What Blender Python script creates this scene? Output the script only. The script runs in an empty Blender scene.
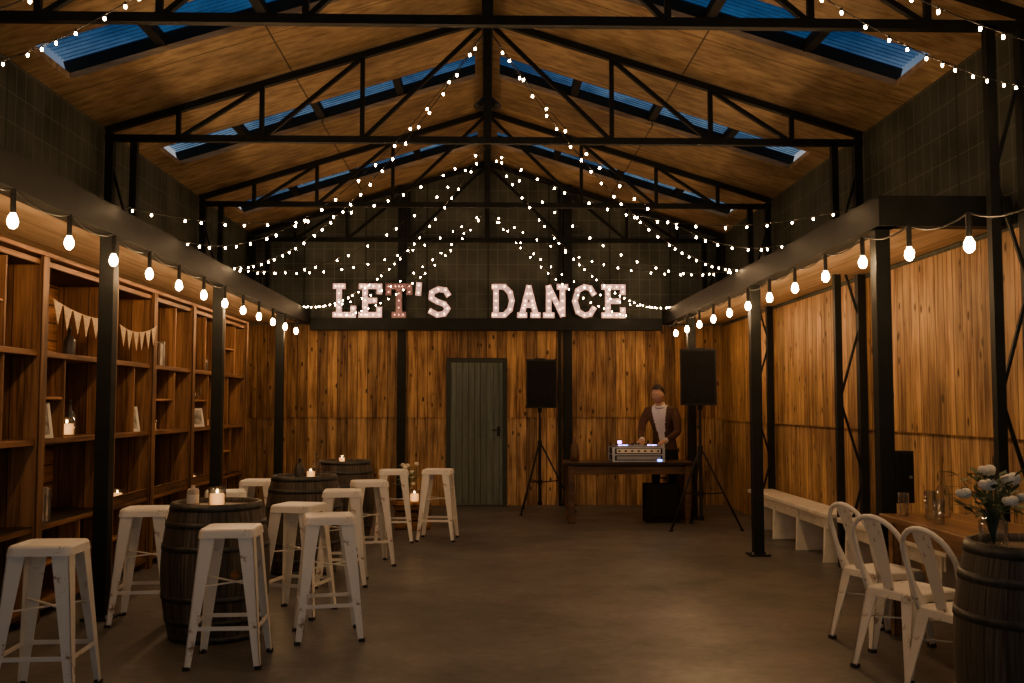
import bpy, bmesh, math, random
from mathutils import Vector, Matrix
random.seed(7)
scene=bpy.context.scene
Z=Vector((0,0,1))
# ---------------------------------------------------------------- materials
class NT:
    def __init__(s,name):
        s.mat=bpy.data.materials.new(name); s.mat.use_nodes=True
        s.t=s.mat.node_tree; s.b=s.t.nodes['Principled BSDF']
    def n(s,typ,**k):
        nd=s.t.nodes.new(typ)
        for a,v in k.items(): setattr(nd,a,v)
        return nd
    def link(s,a,b): s.t.links.new(a,b)
    def m(s,op,a,b=None,c=None):
        nd=s.n('ShaderNodeMath',operation=op)
        for i,x in enumerate((a,b,c)):
            if x is None: continue
            if isinstance(x,(int,float)): nd.inputs[i].default_value=x
            else: s.link(x,nd.inputs[i])
        return nd.outputs[0]
    def mix(s,f,a,b,bt='MIX'):
        nd=s.n('ShaderNodeMix',data_type='RGBA',blend_type=bt)
        for i,x in ((0,f),(6,a),(7,b)):
            if isinstance(x,(int,float)): nd.inputs[i].default_value=x
            elif isinstance(x,tuple): nd.inputs[i].default_value=(*x,1)
            else: s.link(x,nd.inputs[i])
        return nd.outputs[2]
    def obj(s):
        return s.n('ShaderNodeTexCoord').outputs['Object']
    def noise(s,vec,scale,detail=3,rough=.5):
        nd=s.n('ShaderNodeTexNoise'); nd.inputs['Scale'].default_value=scale
        nd.inputs['Detail'].default_value=detail; nd.inputs['Roughness'].default_value=rough
        if vec is not None: s.link(vec,nd.inputs['Vector'])
        return nd.outputs['Fac']
    def ramp(s,f,p0,p1,c0=(0,0,0),c1=(1,1,1)):
        nd=s.n('ShaderNodeValToRGB'); e=nd.color_ramp.elements
        e[0].position=p0;e[1].position=p1;e[0].color=(*c0,1);e[1].color=(*c1,1)
        s.link(f,nd.inputs[0]); return nd.outputs[0]
    def bump(s,h,strength=.3,dist=.01):
        nd=s.n('ShaderNodeBump'); nd.inputs['Strength'].default_value=strength
        nd.inputs['Distance'].default_value=dist
        s.link(h,nd.inputs['Height']); s.link(nd.outputs[0],s.b.inputs['Normal'])

def simple(name,col,rough=.5,metal=0,var=.25,scale=8,spec=.5):
    k=NT(name); v=k.obj(); nz=k.noise(v,scale,4)
    c0=tuple(c*(1-var) for c in col); c1=tuple(min(1,c*(1+var)) for c in col)
    k.link(k.ramp(nz,.3,.7,c0,c1),k.b.inputs['Base Color'])
    k.b.inputs['Roughness'].default_value=rough; k.b.inputs['Metallic'].default_value=metal
    k.b.inputs['Specular IOR Level'].default_value=spec
    return k.mat
def emis(name,col,st):
    k=NT(name); k.b.inputs['Base Color'].default_value=(*col,1)
    k.b.inputs['Emission Color'].default_value=(*col,1); k.b.inputs['Emission Strength'].default_value=st
    return k.mat
def planks(name,c1,c2,pa,ga,width,rough=.6,gap=.03,knots=True,tint=(.72,1.2),ga_seam=None,spec=.3,blotch=0):
    k=NT(name); v=k.obj()
    sp=k.n('ShaderNodeSeparateXYZ'); k.link(v,sp.inputs[0])
    P=sp.outputs[pa]; G=sp.outputs[ga]; oth=[i for i in range(3) if i not in(pa,ga)][0]; O=sp.outputs[oth]
    q=k.m('DIVIDE',P,width); idx=k.m('FLOOR',q); fr=k.m('FRACT',q)
    wn=k.n('ShaderNodeTexWhiteNoise',noise_dimensions='1D'); k.link(idx,wn.inputs['W'])
    rv=wn.outputs['Value']
    cb=k.n('ShaderNodeCombineXYZ')
    k.link(k.m('MULTIPLY',P,16),cb.inputs[0]); k.link(k.m('ADD',k.m('MULTIPLY',G,1.1),k.m('MULTIPLY',rv,31)),cb.inputs[1]); k.link(k.m('MULTIPLY',O,16),cb.inputs[2])
    g=k.noise(cb.outputs[0],1.0,5,.6)
    cb2=k.n('ShaderNodeCombineXYZ')
    k.link(k.m('MULTIPLY',P,70),cb2.inputs[0]); k.link(k.m('ADD',k.m('MULTIPLY',G,2.5),k.m('MULTIPLY',rv,17)),cb2.inputs[1])
    g2=k.noise(cb2.outputs[0],1.0,2)
    gg=k.m('ADD',k.m('MULTIPLY',g,.7),k.m('MULTIPLY',g2,.3))
    col=k.ramp(gg,.38,.59,c1,c2)
    tv=k.m('MULTIPLY_ADD',rv,tint[1]-tint[0],tint[0])
    tc=k.n('ShaderNodeCombineColor') 
    for i in range(3): k.link(tv,tc.inputs[i])
    col=k.mix(1.0,col,tc.outputs[0],'MULTIPLY')
    if blotch:
        bn=k.noise(v,1.3,5,.6); col=k.mix(1.0,col,k.ramp(bn,.32,.68,(1-blotch,)*3,(1+blotch*.3,)*3),'MULTIPLY')
    if knots:
        cb3=k.n('ShaderNodeCombineXYZ')
        k.link(k.m('MULTIPLY',P,9),cb3.inputs[0]); k.link(k.m('ADD',k.m('MULTIPLY',G,4.2),k.m('MULTIPLY',rv,9)),cb3.inputs[1])
        vo=k.n('ShaderNodeTexVoronoi'); vo.inputs['Scale'].default_value=1; k.link(cb3.outputs[0],vo.inputs['Vector'])
        kn=k.ramp(vo.outputs['Distance'],.10,.19,(1,1,1),(0,0,0))
        col=k.mix(k.m('MULTIPLY',kn,.9),col,tuple(c*.16 for c in c1))
    edge=k.m('LESS_THAN',k.m('MINIMUM',fr,k.m('SUBTRACT',1,fr)),gap)
    if ga_seam:
        q2=k.m('FRACT',k.m('DIVIDE',G,ga_seam)); edge=k.m('MAXIMUM',edge,k.m('LESS_THAN',q2,.008))
    col=k.mix(k.m('MULTIPLY',edge,.85),col,tuple(c*.12 for c in c1))
    k.link(col,k.b.inputs['Base Color']); k.b.inputs['Roughness'].default_value=rough
    k.b.inputs['Specular IOR Level'].default_value=spec
    k.bump(k.m('SUBTRACT',k.m('MULTIPLY',gg,.3),edge),.4,.008)
    return k.mat
def staves(name,c1,c2,n=22):
    k=NT(name); v=k.obj(); sp=k.n('ShaderNodeSeparateXYZ'); k.link(v,sp.inputs[0])
    a=k.m('ARCTAN2',sp.outputs[1],sp.outputs[0]); q=k.m('MULTIPLY',k.m('ADD',a,math.pi),n/(2*math.pi))
    idx=k.m('FLOOR',q); fr=k.m('FRACT',q)
    wn=k.n('ShaderNodeTexWhiteNoise',noise_dimensions='1D'); k.link(idx,wn.inputs['W']); rv=wn.outputs['Value']
    cb=k.n('ShaderNodeCombineXYZ'); k.link(k.m('MULTIPLY',q,6),cb.inputs[0]); k.link(k.m('ADD',k.m('MULTIPLY',sp.outputs[2],3),k.m('MULTIPLY',rv,20)),cb.inputs[1])
    g=k.noise(cb.outputs[0],1,4,.6); col=k.ramp(g,.35,.65,c1,c2)
    tv=k.m('MULTIPLY_ADD',rv,.6,.65); tc=k.n('ShaderNodeCombineColor')
    for i in range(3): k.link(tv,tc.inputs[i])
    col=k.mix(1.0,col,tc.outputs[0],'MULTIPLY')
    e=k.m('LESS_THAN',k.m('MINIMUM',fr,k.m('SUBTRACT',1,fr)),.05)
    col=k.mix(k.m('MULTIPLY',e,.8),col,(.01,.008,.006))
    k.link(col,k.b.inputs['Base Color']); k.b.inputs['Roughness'].default_value=.6
    k.bump(k.m('SUBTRACT',k.m('MULTIPLY',g,.3),e),.5,.006)
    return k.mat
def meshwall(name,base,line,pa):
    k=NT(name); v=k.obj(); sp=k.n('ShaderNodeSeparateXYZ'); k.link(v,sp.inputs[0])
    P=sp.outputs[pa]; H=sp.outputs[2]
    f1=k.m('FRACT',k.m('DIVIDE',P,.15)); f2=k.m('FRACT',k.m('DIVIDE',H,.22))
    ln=k.m('MAXIMUM',k.m('LESS_THAN',f1,.07),k.m('LESS_THAN',f2,.04))
    rib=k.m('FRACT',k.m('DIVIDE',P,.9)); rb=k.m('LESS_THAN',rib,.03)
    nz=k.noise(v,2.2,5); col=k.ramp(nz,.3,.7,tuple(c*.6 for c in base),tuple(c*1.35 for c in base))
    col=k.mix(k.m('MULTIPLY',ln,.4),col,line); col=k.mix(k.m('MULTIPLY',rb,.7),col,(.02,.02,.02))
    k.link(col,k.b.inputs['Base Color']); k.b.inputs['Roughness'].default_value=.75; k.b.inputs['Specular IOR Level'].default_value=.2
    k.bump(k.m('ADD',nz,ln),.5,.01)
    return k.mat

M={}
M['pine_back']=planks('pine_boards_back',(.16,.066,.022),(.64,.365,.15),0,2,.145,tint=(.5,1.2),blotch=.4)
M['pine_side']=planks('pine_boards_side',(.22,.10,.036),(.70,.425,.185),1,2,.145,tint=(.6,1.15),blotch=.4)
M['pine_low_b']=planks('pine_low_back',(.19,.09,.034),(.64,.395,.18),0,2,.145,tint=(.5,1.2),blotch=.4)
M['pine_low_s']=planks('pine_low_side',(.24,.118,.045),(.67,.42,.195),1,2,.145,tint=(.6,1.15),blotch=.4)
M['ceil']=planks('ply_ceiling',(.29,.18,.085),(.56,.395,.21),1,0,.9,gap=.007,knots=False,tint=(.72,1.14),ga_seam=1.8,blotch=.5)
M['soffit']=planks('soffit_boards',(.40,.27,.15),(.62,.46,.28),0,1,.3,gap=.01,knots=False)
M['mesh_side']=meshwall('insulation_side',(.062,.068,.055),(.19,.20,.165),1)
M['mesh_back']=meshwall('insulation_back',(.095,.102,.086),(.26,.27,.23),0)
M['steel']=simple('dark_painted_steel',(.010,.012,.012),.6,0,.3,6,spec=.2)
M['door']=planks('door_boards',(.085,.105,.092),(.145,.17,.152),0,2,.09,gap=.05,knots=False,tint=(.85,1.1))
M['doorf']=simple('door_frame_paint',(.03,.038,.033),.6,0,.15,5,spec=.3)
M['crate']=planks('old_crate_wood',(.065,.028,.011),(.26,.125,.052),2,1,.16,gap=.03,knots=False,tint=(.5,1.3))
M['crate_v']=planks('old_crate_upright',(.08,.036,.014),(.30,.15,.062),0,2,.2,gap=.02,knots=False)
M['crate_hi']=planks('crate_back_boards',(.11,.045,.016),(.46,.22,.08),2,1,.14,gap=.05,knots=True,tint=(.35,1.35))
M['table']=planks('table_timber',(.22,.11,.048),(.44,.25,.12),0,1,.13,gap=.02,knots=False,rough=.35,spec=.5)
M['tabled']=planks('dark_table_timber',(.07,.034,.017),(.16,.085,.04),1,0,.15,gap=.02,knots=False,rough=.4)
M['stave']=staves('barrel_staves',(.028,.022,.017),(.12,.095,.074))
M['barrel_top']=planks('barrel_head',(.10,.068,.044),(.24,.18,.12),0,1,.1,gap=.03,knots=False,rough=.45)
M['hoop']=simple('galvanised_hoop',(.07,.072,.07),.5,.6,.4,20)
M['black']=simple('black_plastic',(.010,.010,.011),.55,0,.3,10,spec=.3)
M['grille']=simple('speaker_grille',(.010,.010,.011),.8,0,.4,60,spec=.15)
M['cloth']=simple('black_cloth',(.012,.011,.011),.9,0,.3,20,spec=.1)
M['alu']=simple('aluminium',(.45,.45,.47),.35,.9,.1,10)
M['chrome']=simple('knob_grey',(.3,.3,.32),.4,.5,.1,10)
M['whitew']=simple('white_bench_paint',(.74,.70,.62),.55,0,.12,7)
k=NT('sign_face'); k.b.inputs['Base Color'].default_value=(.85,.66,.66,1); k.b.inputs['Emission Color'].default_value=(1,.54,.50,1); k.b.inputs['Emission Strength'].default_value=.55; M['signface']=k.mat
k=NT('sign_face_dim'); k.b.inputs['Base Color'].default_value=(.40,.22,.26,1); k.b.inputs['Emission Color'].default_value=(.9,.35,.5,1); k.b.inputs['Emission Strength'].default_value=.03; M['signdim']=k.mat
M['signside']=simple('sign_side',(.25,.2,.19),.5,.3,.1,8)
M['burlap']=simple('burlap',(.46,.34,.21),.9,0,.3,60)
M['wax']=emis('candle_wax',(1,.44,.13),2.4)
M['flame']=emis('flame',(1,.6,.2),30)
M['bulb']=emis('festoon_bulb_glow',(1,.58,.26),235)
M['fairy']=emis('fairy_bulb_glow',(1,.62,.30),138)
M['signbulb']=emis('sign_bulb_glow',(1,.52,.25),10)
M['led']=emis('blue_led',(.15,.3,1),12)
M['ledp']=emis('purple_led',(.7,.25,1),14)
M['wire']=simple('black_cable',(.01,.01,.01),.7)
M['skin']=simple('skin',(.52,.31,.22),.5,0,.08,12)
M['hair']=simple('dark_hair',(.02,.013,.009),.6,0,.4,60)
M['shirt']=simple('white_shirt',(.76,.74,.71),.8,0,.06,15)
M['jacket']=simple('brown_jacket',(.10,.055,.035),.85,0,.2,30,spec=.15)
M['trouser']=simple('dark_trousers',(.018,.018,.022),.85,0,.2,30,spec=.15)
M['shoe']=simple('shoe_leather',(.02,.012,.008),.4)
M['lip']=simple('lips',(.36,.16,.12),.5)
M['eye']=simple('eye_dark',(.02,.015,.01),.2)
M['leaf']=simple('leaf_green',(.06,.10,.035),.6,0,.4,12)
M['petal']=simple('white_petal',(.85,.78,.66),.7,0,.08,20)
M['dry']=simple('dried_stem',(.2,.14,.08),.8)
M['photo']=simple('photo_print',(.30,.27,.24),.4,0,.8,14)
M['tin']=simple('tin_label',(.45,.38,.32),.5,0,.3,25)
M['ceram']=simple('ceramic',(.06,.055,.055),.3)
M['rubber']=simple('rubber_foot',(.02,.02,.02),.8)
k=NT('white_worn_metal'); v=k.obj(); nz=k.noise(v,9,6,.7)
k.link(k.mix(k.ramp(nz,.60,.68),(.88,.84,.77),(.28,.16,.085)),k.b.inputs['Base Color']); k.b.inputs['Roughness'].default_value=.4
M['tolix']=k.mat
k=NT('concrete_floor'); v=k.obj(); a=k.noise(v,.8,7,.65); b=k.noise(v,14,4,.6)
c=k.ramp(a,.32,.68,(.070,.068,.065),(.158,.152,.145)); c2=k.ramp(b,.3,.7,(.75,.75,.75),(1.15,1.15,1.15))
col=k.mix(1.0,c,c2,'MULTIPLY'); sp=k.n('ShaderNodeSeparateXYZ'); k.link(v,sp.inputs[0])
j=k.m('LESS_THAN',k.m('FRACT',k.m('DIVIDE',k.m('ADD',sp.outputs[1],1.6),4.5)),.0018)
col=k.mix(k.m('MULTIPLY',j,.6),col,(.03,.025,.02))
k.link(col,k.b.inputs['Base Color']); k.link(k.ramp(a,.3,.7,(.55,.55,.55),(.34,.34,.34)),k.b.inputs['Roughness']); k.bump(b,.12,.003)
M['floor']=k.mat
k=NT('polycarbonate_sheet'); t=k.t; out=[n for n in t.nodes if n.type=='OUTPUT_MATERIAL'][0]
v=k.obj(); nz=k.noise(v,2.2,5,.6); tr=k.n('ShaderNodeBsdfTransparent'); k.link(k.ramp(nz,.35,.65,(.22,.38,.5),(.72,.88,.95)),tr.inputs[0])
tl=k.n('ShaderNodeBsdfTranslucent'); tl.inputs[0].default_value=(.2,.45,.75,1)
mx=k.n('ShaderNodeMixShader'); mx.inputs[0].default_value=.22; k.link(tr.outputs[0],mx.inputs[1]); k.link(tl.outputs[0],mx.inputs[2]); k.link(mx.outputs[0],out.inputs[0])
M['poly']=k.mat
k=NT('thin_glass'); t=k.t; out=[n for n in t.nodes if n.type=='OUTPUT_MATERIAL'][0]
tr=k.n('ShaderNodeBsdfTransparent'); tr.inputs[0].default_value=(.92,.95,.95,1); gl=k.n('ShaderNodeBsdfGlossy'); gl.inputs['Roughness'].default_value=.05
lw=k.n('ShaderNodeLayerWeight'); lw.inputs[0].default_value=.35
mx=k.n('ShaderNodeMixShader'); k.link(lw.outputs['Facing'],mx.inputs[0]); k.link(tr.outputs[0],mx.inputs[1]); k.link(gl.outputs[0],mx.inputs[2]); k.link(mx.outputs[0],out.inputs[0])
M['glass']=k.mat

# ---------------------------------------------------------------- mesh builder
class MB:
    def __init__(s): s.v=[];s.f=[];s.m=[];s.s=[];s.mats=[]
    def mi(s,mat):
        mat=M[mat] if isinstance(mat,str) else mat
        if mat not in s.mats: s.mats.append(mat)
        return s.mats.index(mat)
    def add(s,vs,fs,mat,smooth=False):
        o=len(s.v); i=s.mi(mat); s.v+= [tuple(x) for x in vs]
        for f in fs: s.f.append([o+a for a in f]); s.m.append(i); s.s.append(smooth)
    def hexa(s,b,t,mat):
        s.add(list(b)+list(t),[(0,3,2,1),(4,5,6,7),(0,1,5,4),(1,2,6,5),(2,3,7,6),(3,0,4,7)],mat)
    def box(s,c,d,mat,R=None):
        c=Vector(c); x,y,z=[a/2 for a in d]
        P=[(-x,-y,-z),(x,-y,-z),(x,y,-z),(-x,y,-z),(-x,-y,z),(x,-y,z),(x,y,z),(-x,y,z)]
        P=[c+(R@Vector(p) if R else Vector(p)) for p in P]
        s.hexa(P[:4],P[4:],mat)
    def bb(s,x0,x1,y0,y1,z0,z1,mat): s.box(((x0+x1)/2,(y0+y1)/2,(z0+z1)/2),(x1-x0,y1-y0,z1-z0),mat)
    def beam(s,a,b,w,h,mat,up=None):
        a=Vector(a);b=Vector(b);d=(b-a); L=d.length; d.normalize()
        u=Vector(up) if up else (Z if abs(d.z)<.95 else Vector((0,1,0)))
        sx=d.cross(u).normalized(); uz=sx.cross(d).normalized()
        q=lambda p:[p-sx*w/2-uz*h/2,p+sx*w/2-uz*h/2,p+sx*w/2+uz*h/2,p-sx*w/2+uz*h/2]
        s.hexa(q(a),q(b),mat)
    def cyl(s,a,b,r1,r2,mat,n=14,caps=True):
        a=Vector(a);b=Vector(b);d=(b-a).normalized(); u=d.orthogonal().normalized(); w=d.cross(u)
        vs=[];fs=[]
        for p,r in((a,r1),(b,r2)):
            for i in range(n):
                t=2*math.pi*i/n; vs.append(p+u*math.cos(t)*r+w*math.sin(t)*r)
        for i in range(n): fs.append((i,(i+1)%n,n+(i+1)%n,n+i))
        s.add(vs,fs,mat,True)
        if caps: s.add(vs,[tuple(range(n-1,-1,-1)),tuple(range(n,2*n))],mat)
    def lathe(s,pr,mat,n=24,c=(0,0,0),smooth=True):
        vs=[];fs=[]
        for r,z in pr:
            for i in range(n):
                t=2*math.pi*i/n; vs.append((c[0]+r*math.cos(t),c[1]+r*math.sin(t),c[2]+z))
        for j in range(len(pr)-1):
            for i in range(n): fs.append((j*n+i,j*n+(i+1)%n,(j+1)*n+(i+1)%n,(j+1)*n+i))
        s.add(vs,fs,mat,smooth)
    def tube(s,pts,r,mat,n=6,closed=False):
        pts=[Vector(p) for p in pts]; vs=[];fs=[];N=len(pts)
        u=None
        for i,p in enumerate(pts):
            a=pts[(i-1)%N] if (closed or i>0) else p; b=pts[(i+1)%N] if (closed or i<N-1) else p
            d=(b-a).normalized()
            if u is None: u=d.orthogonal().normalized()
            else: u=(u-d*u.dot(d)).normalized()
            w=d.cross(u)
            for k_ in range(n):
                t=2*math.pi*k_/n; vs.append(p+(u*math.cos(t)+w*math.sin(t))*r)
        for i in range(N if closed else N-1):
            for k_ in range(n):
                i2=(i+1)%N; fs.append((i*n+k_,i*n+(k_+1)%n,i2*n+(k_+1)%n,i2*n+k_))
        if not closed: fs+= [tuple(range(n-1,-1,-1)),tuple((N-1)*n+q for q in range(n))]
        s.add(vs,fs,mat,True)
    def sph(s,c,r,mat,nu=12,nv=8,fn=None,keep=None):
        if isinstance(r,(int,float)): r=(r,r,r)
        vs=[];fs=[]
        for j in range(nv+1):
            ph=math.pi*j/nv
            for i in range(nu):
                t=2*math.pi*i/nu; d=Vector((math.sin(ph)*math.cos(t),math.sin(ph)*math.sin(t),math.cos(ph)))
                p=Vector((d.x*r[0],d.y*r[1],d.z*r[2]))
                if fn: p=fn(d,p)
                vs.append(Vector(c)+p)
        for j in range(nv):
            for i in range(nu):
                if keep:
                    ph=math.pi*(j+.5)/nv;t=2*math.pi*(i+.5)/nu
                    if not keep(Vector((math.sin(ph)*math.cos(t),math.sin(ph)*math.sin(t),math.cos(ph)))): continue
                fs.append((j*nu+i,(j+1)*nu+i,(j+1)*nu+(i+1)%nu,j*nu+(i+1)%nu))
        s.add(vs,fs,mat,True)
    def mesh(s,name,merge=False):
        me=bpy.data.meshes.new(name); me.from_pydata(s.v,[],s.f)
        for m in s.mats: me.materials.append(m)
        me.polygons.foreach_set('material_index',s.m); me.polygons.foreach_set('use_smooth',s.s)
        bm=bmesh.new(); bm.from_mesh(me)
        bmesh.ops.recalc_face_normals(bm,faces=bm.faces); bm.to_mesh(me); bm.free()
        me.update(); return me
    def done(s,name,loc=(0,0,0),rz=0,bevel=0,parent=None):
        o=bpy.data.objects.new(name,s.mesh(name)); scene.collection.objects.link(o)
        o.location=loc; o.rotation_euler=(0,0,rz)
        if bevel:
            md=o.modifiers.new('bevel','BEVEL'); md.width=bevel; md.segments=2; md.limit_method='ANGLE'; md.angle_limit=.8
        if parent: o.parent=parent
        return o
def inst(name,me,loc,rz=0,bevel=0):
    o=bpy.data.objects.new(name,me); scene.collection.objects.link(o); o.location=loc; o.rotation_euler=(0,0,rz)
    return o

# ---------------------------------------------------------------- dims
WX=3.5; YB=14.6; YF=-2.0; EAVE=3.98; SL=.31
RZ=lambda x: EAVE+(WX-abs(x))*SL
SKY=[(1.5,2.2),(4.35,5.05),(7.15,7.85),(10.0,10.7),(12.85,13.55)]
TR=[.5,3.3,6.13,8.96,11.9,14.45]
b=MB(); b.bb(-3.7,3.7,YF-2,YB+.2,-.1,0,'floor'); b.done('floor')
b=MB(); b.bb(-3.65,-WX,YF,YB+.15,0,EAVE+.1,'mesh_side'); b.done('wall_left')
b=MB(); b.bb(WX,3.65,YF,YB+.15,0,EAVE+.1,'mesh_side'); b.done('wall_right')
def gable(b,y0,y1,zb,mat):
    P=[(-WX,zb),(WX,zb),(WX,EAVE),(0,RZ(0)),(-WX,EAVE)]
    vs=[(x,y0,z) for x,z in P]+[(x,y1,z) for x,z in P]
    fs=[(0,1,2,3,4),(9,8,7,6,5)]+[(i,(i+1)%5,5+(i+1)%5,5+i) for i in range(5)]
    b.add(vs,fs,mat)
b=MB(); gable(b,YB,YB+.15,0,'mesh_back'); b.done('wall_back')
b=MB(); gable(b,YF-.1,YF,3.2,'mesh_back'); b.bb(-WX,-2.6,YF-.1,YF,0,3.2,'mesh_back'); b.bb(2.6,WX,YF-.1,YF,0,3.2,'mesh_back'); b.done('wall_front')
b=MB(); edges=[YF-.1]+[e for s in SKY for e in s]+[YB+.15]
for sg in(-1,1):
    def slab(y0,y1,xa,xb,t,mat,off=0):
        q=lambda x,dz:(sg*x, RZ(x)+dz+off)
        P=[q(xa,0),q(xb,0),q(xb,t),q(xa,t)]
        b.hexa([(x,y0,z) for x,z in P],[(x,y1,z) for x,z in P],mat)
    for i in range(0,len(edges),2): slab(edges[i],edges[i+1],0,WX+.15,.05,'ceil')
    for y0,y1 in SKY:
        slab(y0,y1,0,.13,.05,'ceil'); slab(y0,y1,3.32,WX+.15,.05,'ceil')
b.done('ceiling')
b=MB()
for sg in(-1,1):
    for y0,y1 in SKY:
        n=24; vs=[];fs=[]
        for i in range(n+1):
            y=y0-.03+(y1-y0+.06)*i/n; dz=.012*math.cos(i*math.pi)
            for x in(.1,3.36): vs.append((sg*x,y,RZ(x)+.16+dz))
        for i in range(n): fs.append((2*i,2*i+1,2*i+3,2*i+2))
        b.add(vs,fs,'poly')
        for x in(.95,1.8,2.6): b.bb(*sorted((sg*(x-.04),sg*(x+.04))),y0-.02,y1+.02,RZ(x)+.055,RZ(x)+.135,'steel')
        for yy in(y0-.02,y1+.02): b.beam((sg*.1,yy,RZ(.1)+.1),(sg*3.36,yy,RZ(3.36)+.1),.03,.12,'steel')
b.done('skylight_panels')
def truss(y,full):
    b=MB(); cz=3.86; w=.06
    top=lambda x: 3.91+(3.45-abs(x))*SL
    b.beam((-3.45,0,cz),(3.45,0,cz),w,.06,'steel')
    for sg in(-1,1):
        b.beam((sg*3.45,0,top(3.45)+.02),(0,0,top(0)+.02),w,.06,'steel')
        X=[0,1.14,2.05,2.8]
        for x in X[1:]: b.beam((sg*x,0,cz),(sg*x,0,top(x)),.04,.04,'steel',(0,1,0))
        for i in range(3): b.beam((sg*X[i+1],0,cz),(sg*X[i],0,top(X[i])),.035,.04,'steel',(0,1,0))
        z0=0 if (sg>0 and full) else 2.84
        b.bb(*sorted((sg*3.37,sg*3.44)),-.04,.04,z0,3.9,'steel'); b.bb(*sorted((sg*3.16,sg*3.22)),-.03,.03,z0,3.86,'steel')
        z=z0+.1;k_=0
        while z+.7<3.9:
            b.beam((sg*(3.4 if k_%2 else 3.2),0,z),(sg*(3.2 if k_%2 else 3.4),0,z+.7),.02,.02,'steel',(0,1,0)); z+=.7;k_+=1
    b.beam((0,0,cz),(0,0,top(0)+.05),.07,.07,'steel',(0,1,0))
    b.done('roof_truss',(0,y,0))
for y in TR: truss(y,y in(6.13,8.96,11.9))
b=MB(); b.bb(-.05,.05,YF,YB-.01,RZ(0)-.16,RZ(0)-.04,'steel'); b.done('ridge_beam')
x0,x1=-.535,.235
b=MB() 
b.bb(-WX,x0-.06,YB-.03,YB,0,1.27,'pine_low_b'); b.bb(x1+.06,WX,YB-.03,YB,0,1.27,'pine_low_b')
b.bb(-WX,x0-.06,YB-.06,YB,1.27,2.62,'pine_back'); b.bb(x1+.06,WX,YB-.06,YB,1.27,2.62,'pine_back'); b.bb(x0-.06,x1+.06,YB-.06,YB,2.14,2.62,'pine_back')
b.done('wall_cladding_back')
b=MB(); b.bb(WX-.03,WX,6.3,YB-.06,0,1.23,'pine_low_s'); b.bb(WX-.055,WX,6.3,YB-.06,1.23,2.6,'pine_side'); b.done('wall_cladding_right')
b=MB(); b.bb(-WX,-WX+.03,3,YB-.06,0,2.6,'pine_side'); b.done('wall_cladding_left')
b=MB()
b.bb(x0-.055,x0,YB-.08,YB,0,2.13,'doorf'); b.bb(x1,x1+.055,YB-.08,YB,0,2.13,'doorf'); b.bb(x0,x1,YB-.08,YB,2.08,2.13,'doorf')
b.bb(x0+.005,x1-.005,YB-.05,YB-.01,.01,2.075,'door')
for q in (.05,.98,1.98): b.bb(x0+.005,x1-.005,YB-.06,YB-.05,q,q+.07,'door')
b.box(((x0+x1)/2+.32,YB-.065,1.07),(.05,.01,.14),'black')
b.cyl((x1-.065,YB-.05,1.09),(x1-.065,YB-.11,1.09),.01,.01,'black'); b.cyl((x1-.065,YB-.10,1.09),(x1-.16,YB-.10,1.09),.009,.009,'black')
b.done('door_1')
for i,x in enumerate((-1.24,1.18)):
    b=MB(); b.bb(x-.06,x+.06,YB-.16,YB-.065,0,RZ(x)-.02,'steel')
    if i: b.bb(x-.14,x-.1,YB-.16,YB-.065,0,RZ(x)-.05,'steel')
    b.box((x,YB-.12,.01),(.22,.1,.02),'steel'); b.done('steel_column')
def canopy(sg,y0):
    b=MB(); y1=YB-.17
    X=lambda a,c:sorted((sg*a,sg*c))
    b.bb(*X(2.56,2.70),y0,y1,2.62,2.82,'steel')
    b.bb(*X(2.70,3.15),y0+.1,y1,2.64,2.67,'soffit'); b.bb(*X(3.15,3.44),y0+.1,y1,2.64,2.67,'soffit')
    if sg>0: b.bb(*X(2.56,3.44),y0-.02,y0+.1,2.62,2.82,'steel')
    y=y0+.3
    while y<y1: b.bb(*X(2.7,3.44),y,y+.05,2.675,2.80,'steel'); y+=1.2
    b.done('canopy_beam')
canopy(-1,3.0); canopy(1,6.4)
b=MB(); b.bb(-2.54,2.54,YB-.3,YB-.165,2.53,2.70,'steel'); b.done('sign_ledge_beam')
def post(x,y):
    b=MB(); b.box((0,0,1.31),(.1,.1,2.618),'steel'); b.box((0,0,.008),(.2,.2,.016),'steel')
    for a in(-.07,.07):
        for c in(-.07,.07): b.cyl((a,c,.016),(a,c,.035),.01,.01,'alu',6)
    b.done('support_post',(x,y,0),bevel=.006)
for y in(4.1,6.95,9.8,12.7): post(-2.63,y)
for y in(6.55,9.69,12.75): post(2.63,y)

# ---------------------------------------------------------------- shelving
b=MB(); U=[4.4,5.6,6.8,8.08,9.05,10.25,11.4,12.5]; S=[.08,.62,1.2,1.8,2.42]; X0,X1=-3.46,-3.02
for i,y in enumerate(U):
    b.bb(X0,X1+.005*(i%2),y-.03,y+.03,0,2.44,'crate_v'); b.bb(X1+.005,X1+.03,y-.045,y+.045,0,2.46,'crate_v')
for i in range(len(U)-1):
    ya,yb=U[i]+.03,U[i+1]-.03
    for z in S: b.bb(X0,X1-.002,ya,yb,z-.02,z+.02,'crate')
    b.bb(X0,X0+.015,ya,yb,.1,2.4,'crate_hi')
    for j in range(4):
        r=random.random(); z0,z1=S[j]+.02,S[j+1]-.02
        if r<.55 and not(i in(2,3) and j==3):
            ym=ya+(yb-ya)*random.choice((.35,.5,.62)); b.bb(X0,X1-.02,ym-.012,ym+.012,z0,z1,'crate_v')
            if random.random()<.6:
                zz=(z0+z1)/2; b.bb(X0,X1-.03,ya,ym-.012,zz-.01,zz+.01,'crate_hi')
        elif r<.8 and not(i in(2,3) and j==3): 
            b.bb(X1-.02,X1-.005,ya,yb,z0,z0+.07,'crate_hi')
b.bb(X0,X1+.03,U[0]-.045,U[-1]+.045,2.46,2.49,'crate')
b.done('timber_shelving_unit',bevel=.004)

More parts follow.
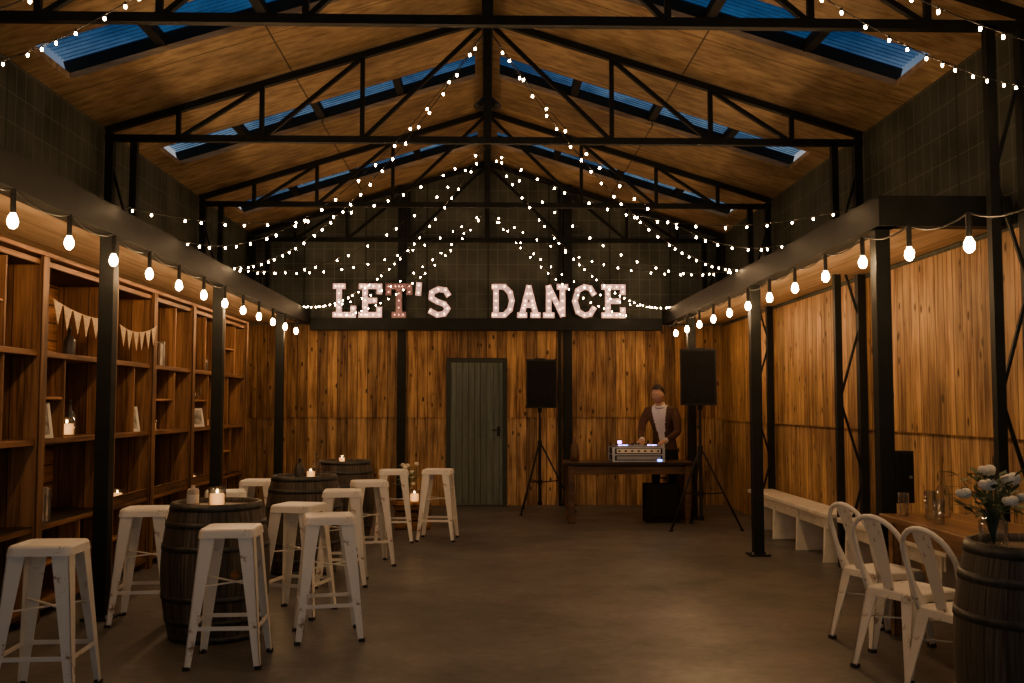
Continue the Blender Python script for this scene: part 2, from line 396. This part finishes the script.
def frame(y,z,w=.17,h=.22,x=-3.12):
    b=MB(); R=Matrix.Rotation(math.radians(-12),3,'Y')
    def bx(cy,cz,dy,dz,t,m,o=0): b.box(R@Vector((o,cy,cz)),(t,dy,dz),m,R)
    bx(0,h/2,w-.03,h-.03,.008,'photo')
    for s_ in(-1,1): bx(s_*(w/2-.012),h/2,.024,h,.02,'whitew')
    bx(0,.012,w-.048,.024,.02,'whitew'); bx(0,h-.012,w-.048,.024,.02,'whitew')
    b.beam((-.02,0,h*.6),(-.1,0,.004),.02,.005,'black')
    b.done('photo_frame',(x,y,z),rz=-.5)
frame(7.0,1.22,.15,.25,x=-3.07); frame(8.75,1.22,x=-3.08); frame(10.7,1.22,.2,.2,x=-3.08)
def candle(loc,s=1):
    b=MB(); b.lathe([(.0,.004),(.036,.004),(.04,.01),(.042,.1),(.04,.1),(.036,.012),(0,.012)],'glass',20)
    b.lathe([(0,.013),(.035,.013),(.035,.068),(.0,.066)],'wax',16); b.cyl((0,0,.066),(0,0,.073),.0015,.0015,'black',5)
    b.sph((0,0,.08),(.006,.006,.010),'flame',8,6)
    o=b.done('candle_jar',loc); o.scale=(s,s,s)
candle((-3.07,7.38,1.22),1.4); candle((-3.1,8.5,.64),1.1); candle((-3.12,9.4,1.22),.9); candle((-3.08,10.55,.64),1.1); candle((-3.08,11.0,1.22),1)
def bottle(loc,h=.26,mat='ceram',name='ceramic_bottle'):
    b=MB(); b.lathe([(0,0),(.04,0),(.045,.02),(.045,h*.5),(.035,h*.65),(.014,h*.75),(.013,h),(.016,h),(.016,h+.01),(0,h+.01)],mat,18); b.done(name,loc)
bottle((-3.15,7.62,1.22)); bottle((-3.12,7.5,1.82),.2); bottle((-3.18,6.2,.64),.3); bottle((-3.15,11.15,1.82),.2); bottle((-3.15,6.0,1.22),.24); bottle((-3.15,8.4,1.82),.24)
def dried(loc,name='dried_flower_vase'):
    b=MB(); b.lathe([(0,0),(.035,0),(.05,.05),(.045,.12),(.025,.15),(.03,.17),(.025,.17),(.02,.15),(0,.14)],'ceram',16)
    for i in range(16):
        a=random.random()*6.28;r=random.uniform(.03,.10);h=random.uniform(.26,.40)
        p=Vector((math.cos(a)*r,math.sin(a)*r,h)); b.tube([(0,0,.14),p*.5+Vector((0,0,.09)),p],.002,'dry',4)
        b.sph(p,(.012,.012,.02),'petal' if i%3==0 else 'dry',6,5)
    b.done(name,loc)
dried((-3.15,8.3,1.22)); dried((-3.2,5.3,1.22)); dried((-3.18,10.85,1.22)); dried((-3.18,5.2,.64))
def books(loc,n):
    b=MB(); y=0
    for i in range(n):
        t=random.uniform(.02,.04);h=random.uniform(.18,.24)
        m=random.choice(['jacket','photo','ceram','tin']); b.bb(-.15,0,y,y+t,0,h,m); b.bb(-.147,-.004,y+.003,y+t-.003,.002,h+.001,'shirt'); y+=t+.002
    b.done('row_of_books',loc)
books((-3.08,11.6,1.82),5); books((-3.08,9.4,1.82),6); books((-3.08,7.0,.64),5)
def bunting(p0,p1,n,sag):
    b=MB(); p0=Vector(p0);p1=Vector(p1); f=lambda t:p0.lerp(p1,t)-Z*sag*4*t*(1-t)
    b.tube([f(i/20) for i in range(21)],.004,'burlap',5)
    for i in range(n):
        a=f((i+.08)/n); c=f((i+.92)/n); m=(a+c)/2-Z*.16; o=Vector((.003,0,0)); m.x+=.004*(-1)**i
        b.add([a,c,m,a+o,c+o,m+o],[(0,1,2),(5,4,3),(0,2,5,3),(2,1,4,5),(1,0,3,4)],'burlap')
    b.done('burlap_bunting')
bunting((-2.975,6.86,2.18),(-2.975,8.04,2.14),7,.05); bunting((-2.975,8.12,2.1),(-2.975,9.02,2.16),6,.06)

# ---------------------------------------------------------------- stools
def ringpts(hx,hy,r,z,n=5):
    P=[]
    for cx,cy,a0 in((1,1,0),(-1,1,90),(-1,-1,180),(1,-1,270)):
        for i in range(n+1):
            a=math.radians(a0+90*i/n); P.append((cx*(hx-r)+r*math.cos(a),cy*(hy-r)+r*math.sin(a),z))
    return P
def loft(b,rings,mat):
    N=len(rings[0]); fs=[]
    for j in range(len(rings)-1):
        for i in range(N): fs.append((j*N+i,j*N+(i+1)%N,(j+1)*N+(i+1)%N,(j+1)*N+i))
    fs.append(tuple((len(rings)-1)*N+i for i in range(N))); fs.append(tuple(range(N-1,-1,-1)))
    b.add(sum(rings,[]),fs,mat)
def legs(b,top,bot,wt,wb,sx,sy,t=.006):
    for ax in(0,1):
        out=[]
        for(c,w) in((bot,wb),(top,wt)):
            x,y,z=c
            if ax==0: out.append([(x,y,z),(x-sx*w,y,z),(x-sx*w,y-sy*t,z),(x,y-sy*t,z)])
            else: out.append([(x,y,z),(x,y-sy*w,z),(x-sx*t,y-sy*w,z),(x-sx*t,y,z)])
        b.hexa(out[0],out[1],'tolix')
    b.box((bot[0]-sx*.011,bot[1]-sy*.011,.01),(.036,.036,.02),'rubber')
def stool_mesh():
    b=MB(); H=.76; s=.155
    loft(b,[ringpts(s+.006,s+.006,.045,H-.05),ringpts(s,s,.045,H-.012),ringpts(s-.008,s-.008,.04,H-.002),ringpts(s-.03,s-.03,.03,H),ringpts(s-.05,s-.05,.02,H-.006),ringpts(.02,.02,.01,H-.008)],'tolix')
    T=.148; B=.205; zt=H-.045
    for sx in(-1,1):
        for sy in(-1,1): legs(b,(sx*T,sy*T,zt),(sx*B,sy*B,.015),.085,.034,sx,sy)
    at=lambda z:B+(T-B)*(z-.015)/(zt-.015)
    c=at(.22)-.006
    for q in(-1,1):
        b.box((0,q*c,.22),(2*c,.006,.022),'tolix'); b.box((q*c,0,.22),(.006,2*c,.022),'tolix')
    c=at(.42)-.01
    b.beam((-c,-c,.44),(c,c,.44),.018,.006,'tolix'); b.beam((-c,c,.45),(c,-c,.45),.018,.006,'tolix')
    return b.mesh('bar_stool')
SM=stool_mesh()
ST=[(-2.21,5.15,.05),(-1.46,5.8,.05),(-1.0,6.4,.22),(-1.32,7.1,-.25),(-2.3,6.88,.1),(-2.12,8.2,.3),(-1.18,8.25,.1),(-1.08,9.25,.3),(-1.0,10.8,.1),(-.53,10.9,-.1),(-2.12,9.4,0)]
for x,y,r in ST: inst('bar_stool',SM,(x,y,0),r)
def barrel_mesh(H=.84,R0=.275,R1=.335):
    b=MB(); n=44; pr=[]
    R=lambda t:R0+(R1-R0)*(1-(2*t-1)**2)
    for i in range(17): t=i/16; pr.append((R(t),t*H))
    b.lathe([(0,.02),(R0-.02,.02),(R0-.02,0)]+pr+[(R0-.02,H),(R0-.024,H-.03)],'stave',n)
    b.lathe([(R0-.022,H-.03),(0,H-.03)],'barrel_top',n,smooth=False)
    for t0,t1 in((.005,.05),(.13,.17),(.30,.34),(.66,.70),(.83,.87),(.95,.995)):
        b.lathe([(R(t0)-.002,t0*H),(R(t0)+.005,t0*H),(R(t1)+.005,t1*H),(R(t1)-.002,t1*H)],'hoop',n)
    b.cyl((0,-R1+.004,H*.5),(0,-R1-.006,H*.5),.028,.028,'crate',12)
    return b.mesh('wine_barrel')
BM=barrel_mesh()
for x,y,r in((-1.72,6.45,.6),(-1.6,8.85,1.2),(-1.58,11.2,2),(2.24,4.02,.4)): o=inst('wine_barrel',BM,(x,y,0),r)
o.scale=(1,1,1.07)
bt=.811
candle((-1.68,6.3,bt),1.3); candle((-1.52,8.7,bt),1.0); candle((-1.6,11.1,bt),.9)
bottle((-1.52,8.98,bt),.2,'glass','glass_bottle'); bottle((-1.66,8.92,bt),.16)
b=MB(); b.lathe([(0,0),(.036,0),(.036,.11),(.03,.12),(.012,.125),(.012,.14),(0,.14)],'tin',18); b.lathe([(.0365,.03),(.0365,.085)],'whitew',18); b.done('drink_can',(-1.83,6.3,bt))
b=MB()
for z in(.05,.16,.27):
    for q in(-1,1): b.box((0,q*.16,z),(.4,.015,.08),'crate_hi'); b.box((q*.2,0,z),(.015,.3,.08),'crate_hi')
for sx in(-1,1):
    for sy in(-1,1): b.box((sx*.185,sy*.145,.155),(.03,.03,.31),'crate_hi')
b.box((0,0,.3),(.36,.29,.015),'crate_hi'); b.box((0,0,.012),(.36,.29,.015),'crate_hi'); b.done('wooden_crate',(-.87,11.9,0))
candle((-.85,11.82,.308),1.5)
b=MB(); b.lathe([(0,0),(.05,0),(.06,.08),(.045,.14),(.04,.14),(.04,.02),(0,.02)],'ceram',16)
for i in range(60):
    a=random.random()*6.28;r=random.uniform(.03,.18);h=random.uniform(.2,.44); p=Vector((math.cos(a)*r,math.sin(a)*r,h)); b.tube([(0,0,.1),p*.6+Z*.05,p],.0025,'leaf',4)
    t=Vector((-math.sin(a),math.cos(a),0))*.022; e=p+Vector((math.cos(a),math.sin(a),-.3))*.06; b.add([p,(p+e)/2+t,e,(p+e)/2-t],[(0,1,2,3)],'leaf')
    if i%6==0: b.sph(p,(.028,.028,.024),'petal',8,6)
b.done('flower_arrangement',(-.95,12.0,.308))

# ---------------------------------------------------------------- metal chairs
def chair_mesh():
    b=MB(); H=.45
    loft(b,[ringpts(.185,.18,.05,H-.045),ringpts(.18,.175,.05,H-.008),ringpts(.17,.165,.05,H),ringpts(.14,.135,.04,H-.008),ringpts(.03,.03,.02,H-.012)],'tolix')
    for sx in(-1,1):
        for sy in(-1,1): legs(b,(sx*.172,sy*.168,H-.03),(sx*(.2 if sx>0 else .25),sy*.2,.015),.085,.03,sx,sy)
    b.beam((-.19,-.18,.27),(.18,.18,.27),.018,.006,'tolix'); b.beam((-.19,.18,.28),(.18,-.18,.28),.018,.006,'tolix')
    P=[]
    lean=lambda z:-.165-(z-.44)*.27
    for i in range(6): z=.43+.27*i/5; P.append((lean(z),-.165-.012*i/5,z))
    for i in range(1,12):
        a=math.pi*i/12; z=.70+.15*math.sin(a); P.append((lean(z)-.02*math.sin(a),-.177*math.cos(a),z))
    for i in range(5,-1,-1): z=.43+.27*i/5; P.append((lean(z),.165+.012*i/5,z))
    b.tube(P,.014,'tolix',8)
    q=lambda z,w,dx=0:[(lean(z)+dx-.003,-w,z),(lean(z)+dx+.003,-w,z),(lean(z)+dx+.003,w,z),(lean(z)+dx-.003,w,z)]
    b.hexa(q(.44,.035),q(.66,.045),'tolix'); b.hexa(q(.66,.045),q(.845,.06,-.018),'tolix')
    for sy in(-1,1):
        b.hexa([(lean(.44)-.003,sy*.165,.44),(lean(.44)+.05,sy*.165,.44),(lean(.44)+.05,sy*.16,.44),(lean(.44)-.003,sy*.16,.44)],
               [(lean(.62)-.003,sy*.175,.62),(lean(.62)+.006,sy*.175,.62),(lean(.62)+.006,sy*.17,.62),(lean(.62)-.003,sy*.17,.62)],'tolix')
    return b.mesh('metal_dining_chair')
CM=chair_mesh()
for x,y,r in((2.44,6.15,.3),(2.34,5.5,.42),(2.38,4.92,.3)): inst('metal_dining_chair',CM,(x,y,0),r)
b=MB(); b.bb(-.3,.3,-1.0,1.0,.71,.75,'table')
for sx in(-1,1):
    for sy in(-1,1): b.box((sx*.24,sy*.9,.355),(.06,.06,.71),'table')
for sx in(-1,1): b.box((sx*.24,0,.66),(.025,1.74,.09),'table')
for sy in(-1,1): b.box((0,sy*.9,.66),(.42,.025,.09),'table')
b.done('long_dining_table',(2.84,5.45,0),bevel=.005)
def tumbler(loc,h=.15):
    b=MB(); b.lathe([(0,.005),(.03,.005),(.034,h),(.032,h),(.028,.012),(0,.012)],'glass',18); b.done('drinking_glass',loc)
tumbler((2.62,6.25,.75)); tumbler((2.70,6.05,.75),.18); tumbler((2.64,5.8,.75))
bottle((2.85,6.2,.75),.28,'glass','glass_bottle')
b=MB(); b.box((0,0,0),(.12,.10,.34),'black'); b.box((0,-.053,0),(.1,.008,.3),'grille'); b.cyl((.03,-.057,0),(.03,-.07,0),.01,.01,'alu',10); b.done('electrical_box',(2.742,6.55,.98),bevel=.006)
def bench(loc,L):
    b=MB(); b.bb(-.15,.15,-L/2,L/2,.42,.46,'whitew'); b.bb(-.11,-.085,-L/2+.1,L/2-.1,.31,.42,'whitew'); b.bb(.085,.11,-L/2+.1,L/2-.1,.31,.42,'whitew')
    n=max(2,int(L/.8)+1)
    for i in range(n):
        y=-L/2+.15+(L-.3)*i/(n-1)
        b.hexa([(-.14,y-.02,0),(.14,y-.02,0),(.14,y+.02,0),(-.14,y+.02,0)],[(-.12,y-.02,.42),(.12,y-.02,.42),(.12,y+.02,.42),(-.12,y+.02,.42)],'whitew')
    b.done('white_bench',loc,bevel=.006)
bench((3.24,10.43,0),2.75); bench((3.24,7.75,0),2.1)
b=MB(); b.lathe([(0,.004),(.045,.004),(.055,.03),(.055,.11),(.04,.13),(.045,.16),(.042,.16),(.037,.13),(.05,.1),(.05,.03),(0,.012)],'glass',20)
for i in range(110):
    a=random.random()*6.28;r=random.uniform(.02,.15)*(1 if i%2 else .8);h=random.uniform(.14,.31)-.4*max(0,r-.12); p=Vector((math.cos(a)*r,math.sin(a)*r,h))
    if i%2==0: b.tube([(0,0,.02),(p.x*.3,p.y*.3,.15),p],.0025,'leaf',4)
    d=Vector((math.cos(a),math.sin(a),random.uniform(-.4,.8))).normalized(); t=d.cross(Z).normalized()*.016; e=p+d*.07
    b.add([p,(p+e)/2+t,e,(p+e)/2-t+Vector((0,0,.004))],[(0,1,2,3)],'leaf')
for x,y,z,r in((-.05,-.06,.26,.034),(.06,-.03,.28,.037),(0,.04,.31,.034),(-.11,.02,.22,.03),(.11,-.04,.21,.028),(.02,-.1,.20,.03)):
    for q in range(9):
        a=q*2.4; d=Vector((math.cos(a)*.45,math.sin(a)*.45,.15*(q%3)))*r
        b.sph(Vector((x,y,z))+d,(r*.62,r*.62,r*.55),'petal',8,6)
b.done('flower_vase',(2.05,4.02,.868))

# ---------------------------------------------------------------- DJ gear
b=MB(); b.bb(-.80,.80,-.30,.30,.71,.75,'tabled')
for sx in(-1,1):
    for sy in(-1,1): b.box((sx*.72,sy*.24,.355),(.08,.08,.71),'tabled')
for sy in(-1,1): b.box((0,sy*.24,.65),(1.36,.025,.1),'tabled')
for sx in(-1,1): b.box((sx*.72,0,.65),(.025,.4,.1),'tabled')
b.done('dj_table',(1.76,12.55,0),bevel=.005)
b=MB(); W,D=.62,.42
b.box((0,0,.09),(W,D,.18),'black') 
for z in(.01,.09,.175): 
    for sy in(-1,1): b.box((0,sy*D/2,z),(W+.02,.016,.014),'alu')
    for sx in(-1,1): b.box((sx*W/2,0,z),(.016,D+.02,.014),'alu')
for sx in(-1,1):
    for sy in(-1,1): b.box((sx*W/2,sy*D/2,.09),(.03,.03,.18),'alu')
b.box((0,-D/2-.004,.135),(W-.08,.008,.05),'whitew'); b.box((0,-D/2-.004,.05),(W-.08,.008,.04),'chrome')
for i in range(7): b.box((-.24+i*.08,-D/2-.010,.135),(.03,.006,.02),'black')
b.box((0,0,.19),(W-.06,D-.06,.02),'chrome')
for sx in(-1,1):
    b.cyl((sx*.18,0,.2),(sx*.18,0,.213),.085,.08,'black',24); b.cyl((sx*.18,0,.213),(sx*.18,0,.217),.04,.04,'alu',20)
    for i in range(4): b.box((sx*.18+(i-1.5)*.03,-.13,.203),(.022,.022,.008),'led' if i%2 else 'ledp')
for i in range(4):
    for j in range(3): b.cyl((-.045+.03*i,-.02+.05*j,.2),(-.045+.03*i,-.02+.05*j,.22),.009,.007,'black',8)
for i in range(3): b.box((-.03+.03*i,-.1,.208),(.01,.02,.014),'alu')
b.box((.26,-D/2-.012,.02),(.05,.012,.02),'led'); b.box((-.2,.05,.235),(.04,.04,.03),'ledp')
b.done('dj_controller',(1.87,12.5,.751))
b=MB(); b.lathe([(0,0),(.05,0),(.06,.06),(.045,.2),(.02,.24),(.02,.3),(0,.3)],'tabled',16); b.done('wooden_bottle',(1.1,12.5,.751))
b=MB(); b.box((0,0,.001+.235),(.42,.3,.47),'cloth'); b.box((0,-.16,.25),(.36,.02,.36),'cloth'); b.tube([(-.1,0,.46),(-.06,0,.54),(.06,0,.54),(.1,0,.46)],.012,'cloth',6); b.done('equipment_case',(2.18,12.5,0),bevel=.02)
def speaker(x,y,zb,rz):
    b=MB(); h=.66; w,wb,d=.42,.28,.34
    b.hexa([(-w/2,-d/2,zb),(w/2,-d/2,zb),(wb/2,d/2,zb),(-wb/2,d/2,zb)],[(-w/2,-d/2,zb+h),(w/2,-d/2,zb+h),(wb/2,d/2,zb+h),(-wb/2,d/2,zb+h)],'black')
    b.box((0,-d/2-.008,zb+h/2),(w-.04,.016,h-.05),'grille')
    b.cyl((0,-d/2-.016,zb+.2),(0,-d/2-.022,zb+.2),.15,.14,'grille',28); b.box((0,-d/2-.02,zb+.52),(.24,.01,.12),'grille')
    b.box((0,0,zb+h+.01),(.14,.05,.02),'black')
    b.cyl((0,0,zb-.06),(0,0,zb),.03,.03,'black'); b.cyl((0,0,.6),(0,0,zb),.017,.017,'black'); b.cyl((0,0,.12),(0,0,.95),.022,.022,'black')
    b.cyl((0,0,.88),(0,0,.97),.032,.032,'black'); b.cyl((0,0,.38),(0,0,.44),.034,.034,'black'); b.cyl((0,0,.1),(0,0,.15),.034,.034,'black')
    for i in range(3):
        a=math.radians(90+120*i+20); c,s_=math.cos(a),math.sin(a)
        b.tube([(c*.03,s_*.03,.9),(c*.48,s_*.48,.015)],.012,'black',8); b.tube([(c*.03,s_*.03,.41),(c*.27,s_*.27,.43)],.008,'black',6)
        b.cyl((c*.46,s_*.46,.012),(c*.5,s_*.5,.012),.014,.014,'rubber',8)
    b.done('pa_speaker',(x,y,0),rz)
speaker(.72,13.6,1.41,.1); speaker(2.52,11.75,1.45,-.3)

# ---------------------------------------------------------------- DJ person
root=bpy.data.objects.new('dj_man',None); scene.collection.objects.link(root); root.location=(2.33,13.12,0); root.rotation_euler=(0,0,-.5)
def skinned(name,V,E,mats,assign,rootv=0,sub=2):
    me=bpy.data.meshes.new(name+'_src'); me.from_pydata([v[0] for v in V],E,[])
    o=bpy.data.objects.new(name+'_src',me); scene.collection.objects.link(o)
    md=o.modifiers.new('skin','SKIN'); md.use_smooth_shade=True
    for i,v in enumerate(V):
        sv=me.skin_vertices[0].data[i]; r=v[1]; sv.radius=(r,r) if isinstance(r,(int,float)) else r; sv.use_root=(i==rootv)
    s2=o.modifiers.new('sub','SUBSURF'); s2.levels=sub; s2.render_levels=sub
    dg=bpy.context.evaluated_depsgraph_get(); dg.update(); ev=o.evaluated_get(dg); nm=bpy.data.meshes.new_from_object(ev)
    bpy.data.objects.remove(o); nm.materials.clear()
    for m in mats: nm.materials.append(M[m])
    for p in nm.polygons: p.material_index=assign(p.center,p.normal); p.use_smooth=True
    r=bpy.data.objects.new(name,nm); scene.collection.objects.link(r); r.parent=root; return r
V=[((0,.05,.93),(.155,.12)),((0,.02,1.07),(.145,.105)),((0,-.05,1.23),(.165,.12)),((0,-.10,1.35),(.15,.10)),((0,-.145,1.44),(.062,.062)),((0,-.18,1.50),(.054,.054))]
E=[(0,1),(1,2),(2,3),(3,4),(4,5)]
for sg in(-1,1):
    o=len(V); V+=[((sg*.185,-.10,1.36),.072),((sg*.235,-.14,1.23),.060),((sg*.25,-.18,1.10),.050),((sg*.205,-.30,1.04),.043),((sg*.16,-.41,1.0),.034)]
    E+=[(3,o),(o,o+1),(o+1,o+2),(o+2,o+3),(o+3,o+4)]
    o=len(V); V+=[((sg*.10,.05,.84),.095),((sg*.11,.03,.68),.08),((sg*.115,-.0,.5),.06),((sg*.118,.02,.3),.056),((sg*.12,.04,.09),.042),((sg*.125,-.04,.045),.045),((sg*.13,-.15,.035),.033)]
    E+=[(0,o)]+[(o+i,o+i+1) for i in range(6)]
def asg(c,n):
    if c.z<.11: return 3
    if c.z<.87: return 2
    if c.z>1.44 and abs(c.x)<.09: return 4
    if n.y<-.2 and abs(c.x)<.03+max(0,(c.z-.98))*.17 and abs(c.x)<.1 and c.y>-.3: return 1
    if abs(c.x)<.1 and c.z>1.41: return 1
    return 0
skinned('body',V,E,['jacket','shirt','trouser','shoe','skin'],asg,sub=4)
for sg in(-1,1):
    w=Vector((sg*.16,-.41,1.0)); f=Vector((-sg*.15,-.96,-.2)).normalized(); s_=Vector((0,0,1)).cross(f).normalized(); dn=-Z
    V=[(w,.024),(w+f*.045,(.034,.018)),(w+f*.08,(.038,.016))]; E=[(0,1),(1,2)]
    for i,(off,L) in enumerate(((-.03,.07),(-.01,.08),(.01,.076),(.029,.06))):
        o=len(V); k0=w+f*.085+s_*off; V+=[(k0,.009),(k0+f*L*.5+Z*.004,.0085),(k0+f*L*.8+dn*.014,.008),(k0+f*L*.95+dn*.03,.007)]; E+=[(2,o),(o,o+1),(o+1,o+2),(o+2,o+3)]
    side=s_ if s_.dot(Vector((-sg,0,0)))>0 else -s_
    o=len(V); V+=[(w+f*.03+side*.028,.011),(w+f*.055+side*.05+dn*.006,.0095),(w+f*.08+side*.056+dn*.018,.008)]; E+=[(1,o),(o,o+1),(o+1,o+2)]
    skinned('hand_left' if sg>0 else 'hand_right',V,E,['skin'],lambda c,n:0,sub=2)
    b=MB(); b.cyl(w-f*.03,w+f*.008,.037,.035,'shirt',16); b.done('cuff',parent=root)
b=MB()
def hf(d,p):
    x,y,z=p
    if d.z<0: x*=1-.38*(-d.z)**1.3
    if d.z<-.2 and d.y>0: y*=.62
    if d.z<-.5 and d.y<0: y*=1.05
    if d.y<-.75 and -.1<d.z<.25: y*=.97
    return Vector((x,y,z))
b.sph((0,0,0),(.076,.096,.118),'skin',28,20,fn=hf)
b.add([(0,-.094,.02),(-.016,-.088,-.03),(.016,-.088,-.03),(0,-.118,-.028),(0,-.088,-.04)],[(0,1,3),(0,3,2),(1,4,3),(3,4,2)],'skin',True)
for sg in(-1,1):
    b.sph((sg*.03,-.080,.008),(.013,.008,.007),'shirt',10,8); b.sph((sg*.03,-.0868,.007),(.005,.003,.005),'eye',8,6)
    b.box((sg*.031,-.090,.028),(.028,.006,.005),'hair'); b.sph((sg*.076,.005,-.005),(.010,.02,.03),'skin',10,8)
b.sph((0,-.086,-.06),(.02,.008,.005),'lip',10,6)
b.sph((0,.008,.02),(.085,.105,.116),'hair',36,28,fn=lambda d,p:p*(1+.03*math.sin(17*d.x+9*d.z)+.02*math.sin(23*d.y)),keep=lambda d:d.z>.58-1.0*max(0,min(1,(d.y+.45)/.8)) )
h=b.done('head',(0,-.215,1.585),parent=root); h.rotation_euler=(math.radians(17),0,math.radians(-6))
b=MB(); b.lathe([(.066,0),(.074,.0),(.068,.035),(.062,.035)],'shirt',20); o=b.done('collar',(0,-.14,1.435),parent=root); o.rotation_euler=(math.radians(28),0,0)

# ---------------------------------------------------------------- marquee sign
b=MB(); yS=YB-.235; LH=.50; z0=2.705
def letter(strokes,px0,px1,hh=LH,zb=z0,lit=True,bul=True):
    w=px1-px0; th=.088; e=0
    for st in strokes:
        P=[Vector((px0+th/2+(w-th)*u,0,zb+th/2+(hh-th)*v_)) for u,v_ in st]
        for i in range(len(P)-1):
            a,c=P[i],P[i+1]; d=(c-a).normalized(); ext=th/2 if len(P)==2 else th*.28
            e+=.0011
            A=a-d*ext; C=c+d*ext
            A.y=C.y=yS-e; b.beam(A,C,.07,th,'signside',up=d.cross(Vector((0,1,0))))
            A2=A.copy();C2=C.copy(); A2.y=C2.y=yS-.037-e; b.beam(A2+d*.006,C2-d*.006,.006,th-.012,'signface' if lit else 'signdim',up=d.cross(Vector((0,1,0))))
            if bul:
                n=max(1,int((c-a).length/.085))
                for j in range(n+1):
                    if i>0 and j==0: continue
                    p=a.lerp(c,j/n); b.sph((p.x,yS-.05-e,p.z),.012 if lit else .006,'signbulb',7,5)
X=lambda px:(px-487)*.01437
letter([[(.2,1),(.2,0)],[(0,1),(.4,1)],[(0,0),(1,0)],[(1,0),(1,.22)]],X(332),X(356))
Eg=[[(.2,1),(.2,0)],[(0,1),(1,1)],[(0,0),(1,0)],[(.2,.5),(.72,.5)],[(1,1),(1,.82)],[(1,0),(1,.18)]]
letter(Eg,X(358),X(382))
letter([[(.5,1),(.5,0)],[(0,1),(1,1)],[(.3,0),(.7,0)],[(0,1),(0,.8)],[(1,1),(1,.8)]],X(385),X(412),lit=False)
letter([[(.5,1),(.3,0)]],X(414),X(423),hh=.2,zb=z0+.32,bul=True)
letter([[(.95,.78),(.8,.97),(.45,1),(.12,.88),(.1,.65),(.4,.52),(.75,.42),(.92,.25),(.75,.04),(.4,0),(.05,.15)]],X(426),X(452),hh=.46)
letter([[(.15,1),(.15,0)],[(.0,1),(.6,1),(.9,.8),(1,.5),(.9,.2),(.6,0),(0,0)]],X(490),X(515))
letter([[(.1,0),(.5,1),(.9,0)],[(.28,.35),(.72,.35)],[(0,0),(.25,0)],[(.75,0),(1,0)]],X(517),X(541))
letter([[(.15,0),(.15,1),(.85,0),(.85,1)],[(0,0),(.3,0)],[(.7,1),(1,1)]],X(543),X(569))
letter([[(.98,.75),(.8,.96),(.5,1),(.18,.88),(.02,.5),(.18,.12),(.5,0),(.8,.04),(.98,.25)]],X(572),X(598))
letter(Eg,X(602),X(627))
b.done('lets_dance_marquee_sign')

# ---------------------------------------------------------------- festoon bulbs
def festoon(x,ys,zf):
    b=MB(); pts=[]
    for i in range(len(ys)-1):
        for j in range(6):
            t=j/6; y=ys[i]+(ys[i+1]-ys[i])*t; pts.append((x,y,zf(y)+.17-.05*4*t*(1-t)+.0))
    b.tube(pts,.006,'wire',5)
    for y in ys[:-1]:
        z=zf(y); b.cyl((x,y,z+.04),(x,y,z+.17),.015,.015,'wire',10)
        b.lathe([(.0,-.042),(.013,-.039),(.024,-.024),(.028,-.004),(.025,.015),(.015,.032),(.012,.045)],'bulb',12,(x,y,z))
    b.done('festoon_bulb_string')
yl=[4.55+.71*i for i in range(14)]
festoon(-2.5,yl,lambda y:2.42)
yr=[3.6+.73*i for i in range(15)]
festoon(2.5,yr,lambda y:2.40-.09*max(0,6.4-y))
b=MB()
def fs(p0,p1,sag,sp=.185):
    p0=Vector(p0);p1=Vector(p1); f=lambda t:p0.lerp(p1,t)-Z*sag*4*t*(1-t)
    L=(p1-p0).length*1.03; n=int(L/sp)
    b.tube([f(i/24) for i in range(25)],.003,'wire',4)
    for i in range(1,n):
        t=(i+random.uniform(-.25,.25))/n; p=f(t); b.cyl(p-Z*.010,p+Z*.006,.006,.006,'wire',5,False); b.sph(p-Z*.018,(.0075,.0075,.0105),'fairy',6,4)
C=[(0,y-.06,3.8) for y in(3.3,6.13,8.96,11.9)]
for sg in(-1,1):
    A=(sg*2.62,6.85,2.85);B=(sg*2.62,10.1,2.85);D=(sg*2.62,13.9,2.85);Fh=(sg*2.1,14.35,2.75)
    fs(C[0],(sg*3.42,5.95,3.4),.28); fs(C[0],(sg*3.42,4.6,3.05),.3)
    fs(C[1],B,.4); fs(C[2],A,.38); fs(C[2],B,.42); fs(C[1],(sg*2.62,8.4,2.85),.5)
    fs(C[2],D,.45); fs(C[3],B,.3); fs(C[3],D,.35); fs(C[3],Fh,.25)
b.done('fairy_light_strings')
b=MB(); b.cyl((0,10.4,4.7),(0,10.4,4.92),.02,.02,'black'); b.lathe([(.02,.1),(.06,.09),(.13,.02),(.15,0),(.145,0),(.12,.02),(.05,.08)],'black',24,(0,10.4,4.62)); b.lathe([(0,.0),(.08,.0),(.09,.03)],'grille',20,(0,10.4,4.62)); b.done('high_bay_pendant_lamp')
w=bpy.data.worlds.new('dusk'); scene.world=w; w.use_nodes=True; t=w.node_tree; bg=t.nodes['Background']
tc=t.nodes.new('ShaderNodeTexCoord'); sp=t.nodes.new('ShaderNodeSeparateXYZ'); t.links.new(tc.outputs['Generated'],sp.inputs[0])
rp=t.nodes.new('ShaderNodeValToRGB'); e=rp.color_ramp.elements; e[0].position=.08; e[0].color=(.95,.90,.82,1); e[1].position=.34; e[1].color=(.014,.074,.175,1)
t.links.new(sp.outputs[2],rp.inputs[0]); t.links.new(rp.outputs[0],bg.inputs[0]); bg.inputs[1].default_value=1.0
cd=bpy.data.cameras.new('camera'); cd.lens=35; cd.sensor_width=36; cam=bpy.data.objects.new('camera',cd); scene.collection.objects.link(cam)
cam.location=(0,0,1.45); cam.rotation_euler=(math.radians(93.66),0,math.radians(-1.44)); scene.camera=cam
